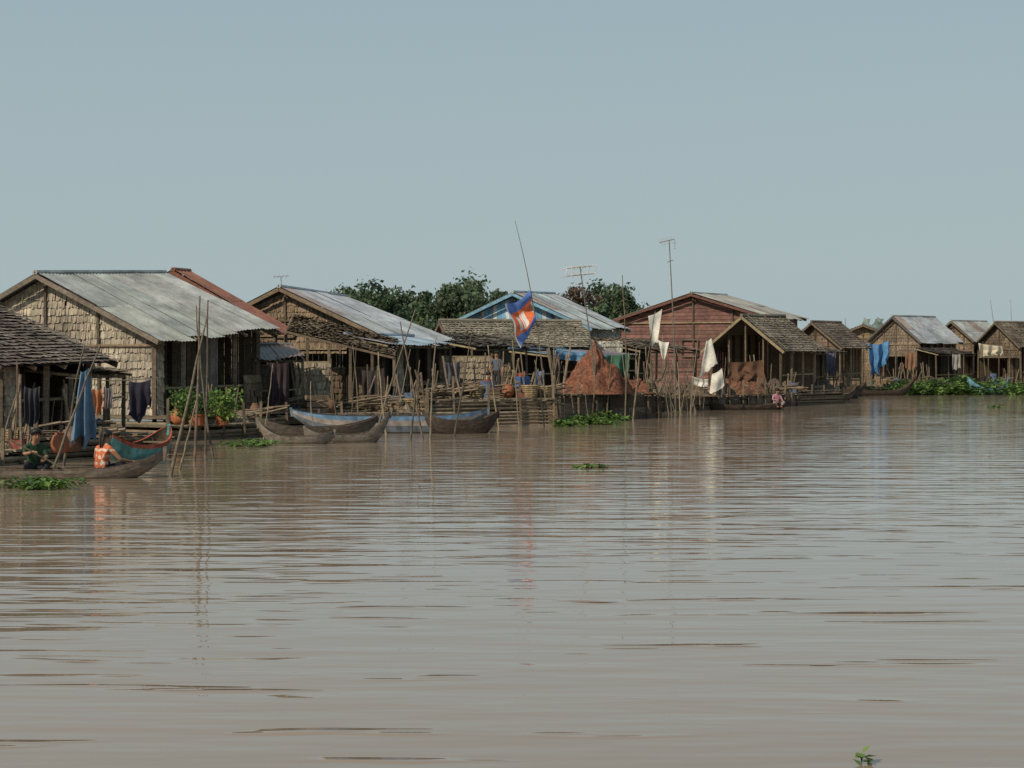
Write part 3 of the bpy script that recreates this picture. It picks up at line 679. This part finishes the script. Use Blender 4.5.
flagcloth(92,388,103,388,37,.5,(.45,.2,.1)); flagcloth(104,386,112,386,37,.42,(.35,.3,.3)); flagcloth(129,381,151,379,37.5,.72,(.035,.035,.05),fold=.05,rag=.12)
flagcloth(24,386,40,386,35,.7,(.05,.05,.06)); flagcloth(268,362,289,362,54.5,1.25,(.07,.05,.055)); flagcloth(362,370,384,368,59,.8,(.06,.05,.05))
d=37.3; a=site(66,d); a.z=elev(378,d); b_=site(160,d+1); b_.z=elev(378,d+1)
m=MB("clothes_line","wood"); m.tube([a,a.lerp(b_,.5)-Vector((0,0,.06)),b_],.012,(.2,.18,.14),5); m.make(a,None,"clothes_line")
flagcloth(867,343,889,340,121,1.9,(.12,.28,.5),name="blue_tarpaulin",fold=.35,nf=4,taper=.15,rag=.15,sag=.2)
flagcloth(978,343,1002,346,126,.8,(.62,.55,.42),name="cream_tarpaulin",fold=.2,rag=.15)
flagcloth(606,355,630,353,69,.9,(.07,.18,.12),name="green_tarpaulin",fold=.18,nf=4,rag=.15)
flagcloth(556,351,600,352,70,.3,(.14,.26,.4),name="blue_tarpaulin",fold=.12,nf=6)
flagcloth(905,352,916,352,122,1.1,(.28,.16,.1)); flagcloth(952,354,960,354,123,1.,(.35,.33,.3)); flagcloth(826,352,836,352,103,1.2,(.12,.12,.16))
flagcloth(486,372,497,372,64,.5,(.5,.5,.48)); flagcloth(515,372,525,371,64,.5,(.3,.1,.08)); flagcloth(535,370,544,370,64,.6,(.14,.2,.33)); flagcloth(445,362,460,361,59,.7,(.12,.12,.14))
# nets
NC=(.19,.085,.055)
heap(on(594,65.9,.93),1.35,.9,1.75,NC,peaks=2); heap(on(628,67.5,.93),1.0,.8,.8,NC)
heap(on(742,84,.6),1.2,1.0,1.2,(.17,.09,.06)); heap(on(768,86,.6),1.0,1,.8,(.12,.09,.07)); heap(on(690,79,.6),1.2,1,.6,(.15,.11,.08)); heap(on(470,60,.9),.8,.7,.6,(.18,.14,.1)); heap(on(815,104,.45),1,1,.9,(.1,.08,.06))
heap(on(905,123,.3),1.4,1,.8,(.14,.1,.07)); heap(on(960,125,.3),1.2,1,.6,(.14,.12,.1))
flagcloth(728,362,762,360,83.5,.9,(.16,.09,.06),name="hanging_fishing_net",fold=.12,nf=6,rag=.2)
def clutter(b0,b1,d0,d1,z,n):
    for k in range(n):
        t=R(); c=on(b0+(b1-b0)*t,d0+(d1-d0)*t+U(.3,1.8),z); kk=random.choice([0,1,2,3,3,4,4,5,5,6,6,6,7,7])
        if kk==0: jar(c,U(.35,.55),U(.15,.24),random.choice([(.14,.08,.055),(.2,.11,.07),(.12,.1,.08)]))
        elif kk==1: basin(c,U(.2,.35),U(.15,.28),random.choice([(.12,.2,.35),(.3,.1,.08),(.45,.45,.43),(.1,.2,.15)]))
        elif kk==2: barrel(c,.24,U(.5,.75),random.choice([(.1,.14,.24),(.15,.12,.1),(.2,.19,.17)]))
        elif kk==3: basket(c,U(.22,.38),U(.25,.45))
        elif kk==4: crate(c,U(.4,.9),U(.3,.5),U(.25,.6),U(0,3))
        elif kk==5: heap(c,U(.3,.7),U(.3,.5),U(.25,.6),random.choice([(.1,.08,.06),(.22,.18,.13),(.1,.12,.14)]),name="sack_pile")
        elif kk==6: sticks(c,random.randint(8,16),U(.8,1.6),.4)
        else: sticks(c,random.randint(4,8),U(1.2,2.0),.5,name="leaning_sticks",upright=True)
clutter(432,552,58,60.3,.9,24); clutter(606,655,66.5,68,.95,9); clutter(562,580,65,65.6,.95,4); clutter(668,795,77,86,.6,22); clutter(170,262,48,51,.4,12)
clutter(275,425,54.6,57.5,.5,22); clutter(806,850,103,108,.45,8); clutter(860,1015,122,128,.55,22); clutter(0,100,36.3,40,.3,10); clutter(480,550,64,66,.9,10); clutter(170,265,51.5,55,.6,8)
barrel(on(522,61.5,.9),.28,.7,(.08,.17,.38)); jar(on(508,60.5,.9),.45,.22,(.32,.12,.06))
jar(on(60,35.6,.3),.4,.19,(.26,.095,.05)); jar(on(180,48.5,.4),.45,.26,(.38,.14,.07)); pot(on(198,48.2,.4)); pot(on(222,48.6,.4)); jar(on(72,36.2,.3),.5,.24,(.16,.1,.07))
bush(on(186,48.3,.5),.5,.85,500); bush(on(206,48.5,.55),.35,.6,300); bush(on(224,48.2,.5),.55,.8,520,cols=[(.14,.25,.05),(.2,.31,.08),(.1,.18,.04)])

# ================================================================ BOATS
canoe(on(390,53.6,0),math.radians(3),5.8,1.3,.5,.2,(.17,.21,.25),band=(.13,.24,.38),band2=(.34,.3,.28),name="painted_wooden_boat",seats=4,pw=4)
canoe(on(461,53.2,0),math.radians(8),2.2,.9,.4,.25,(.07,.055,.045),name="wooden_canoe")
canoe(on(348,47.2,0),math.radians(10),2.2,.75,.2,.18,(.2,.175,.145),bow=3.6,name="wooden_canoe",pw=3.5)
canoe(on(296,46.2,0),math.radians(186),1.9,.7,.2,.12,(.22,.19,.16),bow=3.5,name="wooden_canoe",pw=3)
canoe(on(318,50,0),math.radians(20),3.4,.8,.3,.3,(.12,.1,.08),name="wooden_canoe")
canoe(on(138,39.3,0),math.radians(68),2.4,.75,.3,.3,(.1,.27,.28),band=(.36,.09,.055),name="painted_wooden_boat",bow=1.2)
canoe(on(46,32.6,0),math.radians(4),4.2,.85,.16,.25,(.18,.15,.12),name="wooden_canoe",z0=-.15,seats=0,bow=1.4,pw=3.5)
canoe(on(745,79.5,0),math.radians(8),4.2,.9,.2,.3,(.07,.055,.045),name="wooden_canoe")
canoe(on(806,92,0),math.radians(150),4,1,.3,.5,(.08,.06,.05),name="wooden_canoe")
canoe(on(880,113,0),math.radians(8),4.6,1,.3,.9,(.07,.055,.045),name="wooden_canoe",pw=4)
canoe(on(988,116,0),math.radians(20),3.0,1,.4,.7,(.12,.27,.34),band=(.15,.35,.45),name="painted_wooden_boat")
canoe(on(835,104,0),math.radians(20),4,1,.35,.6,(.08,.06,.05),name="wooden_canoe")
canoe(on(830,98,0),math.radians(35),4,.9,.3,.6,(.1,.08,.06),name="wooden_canoe")

# ================================================================ PEOPLE
cw=on(100,32.7,.02)
person(cw,math.radians(55),pose_sit(reachR=(.5,-.28,.26),reachL=(.3,.24,.3),lean=.07,head=(.02,.02)),(.66,.19,.09),(.05,.05,.07),long_hair=True,stripes=(.75,.62,.5),name="woman_in_striped_top",sleeve=False)
cm=on(33,32.9,.05)
person(cm,math.radians(-60),pose_sit(reachR=(.38,-.12,.42),reachL=(.36,.1,.3),lean=.1),(.05,.1,.06),(.04,.04,.05),name="woman_in_dark_clothes")
Rm=Matrix.Rotation(math.radians(-60),3,'Z'); h1=cm+Rm@Vector((.42,-.13,.43)); h2=cm+Rm@Vector((.41,.1,.3)); dv=(h2-h1).normalized()
m=MB("paddle","wood"); m.tube([h1-dv*.45,h2+dv*.7],.016,BAM,6); e=h2+dv*.7; m.beam(e,e+dv*.35,.14,.02,OLDW); m.make(h1,None,"paddle")
person(on(776,79.6,.1),math.radians(-70),pose_sit(lean=.05),(.62,.3,.38),(.3,.25,.25),name="woman_in_pink_top")
person(on(488,61.2,.93),math.radians(-80),pose_sit(lean=.08),(.35,.12,.09),(.05,.05,.08),name="villager")
person(on(497,63,.9),math.radians(-110),pose_stand(),(.13,.15,.19),(.07,.06,.06),name="villager")
person(on(800,91.8,.1),math.radians(-60),pose_sit(lean=.05),(.25,.25,.28),(.08,.08,.1),name="villager")

# ================================================================ WATER PLANTS
hyacinth(42,488,1.3,1.1,.3,420,.12)
hyacinth(585,424,2.0,2.4,.4,600,.17,extra=[(604,420,1.6,2,.35,350),(565,426,1.0,1,.2,150)])
hyacinth(704,409,1.5,2.4,.45,350,.2,extra=[(690,404,1.2,2,.6,300)])
hyacinth(795,402,1.2,2,.4,220,.2)
hyacinth(950,394.5,8,4,1.2,3400,.28,extra=[(915,394.5,3.5,4,1.0,900),(868,394.5,2.6,3,.7,500),(1005,393.5,5,4,1.0,1500),(1030,393,5,4,.7,800)])
hyacinth(588,468,.7,.5,.08,60,.12); hyacinth(997,408,.9,1.2,.12,60,.15)
hyacinth(250,446,1.6,1.2,.25,220,.14)
hyacinth(866,764,.1,.12,.07,10,.07)

# ================================================================ WORLD / SUN / CAMERA
EL=38
w=bpy.data.worlds.new("World"); bpy.context.scene.world=w; w.use_nodes=True
nt=w.node_tree; bg=nt.nodes["Background"]
sky=nt.nodes.new("ShaderNodeTexSky"); sky.sky_type='NISHITA'; sky.sun_disc=False
sky.sun_elevation=math.radians(EL); sky.sun_rotation=math.radians(225); sky.dust_density=3; sky.air_density=1.3; sky.ozone_density=1.5
mx=nt.nodes.new("ShaderNodeMix"); mx.data_type='RGBA'; mx.inputs[0].default_value=.85
nt.links.new(sky.outputs[0],mx.inputs[6])
tc=nt.nodes.new("ShaderNodeTexCoord"); sp=nt.nodes.new("ShaderNodeSeparateXYZ"); nt.links.new(tc.outputs["Generated"],sp.inputs[0])
cr=nt.nodes.new("ShaderNodeValToRGB"); nt.links.new(sp.outputs[2],cr.inputs[0])
cr.color_ramp.elements[0].position=0; cr.color_ramp.elements[0].color=(.43,.53,.555,1)
cr.color_ramp.elements[1].position=.35; cr.color_ramp.elements[1].color=(.30,.405,.47,1)
sc_=nt.nodes.new("ShaderNodeVectorMath"); sc_.operation='SCALE'; sc_.inputs["Scale"].default_value=1/.08
nt.links.new(cr.outputs[0],sc_.inputs[0]); nt.links.new(sc_.outputs[0],mx.inputs[7]); nt.links.new(mx.outputs[2],bg.inputs[0]); bg.inputs[1].default_value=.08
s=bpy.data.lights.new("sun",'SUN'); s.energy=4.0; s.angle=math.radians(.5); s.color=(1,.87,.69)
so=bpy.data.objects.new("sun",s); bpy.context.collection.objects.link(so); so.rotation_euler=(math.radians(90-EL),0,math.radians(-45)); so.location=(-30,-30,40)
cam=bpy.data.cameras.new("camera"); cam.lens=63.3; cam.clip_end=6000
co=bpy.data.objects.new("camera",cam); bpy.context.collection.objects.link(co); co.location=(0,0,EYE)
co.rotation_euler=(math.radians(90)-math.atan(22/1800),0,0)
bpy.context.scene.camera=co
sc=bpy.context.scene; sc.view_settings.view_transform='Standard'; sc.view_settings.look='None'; sc.view_settings.exposure=0
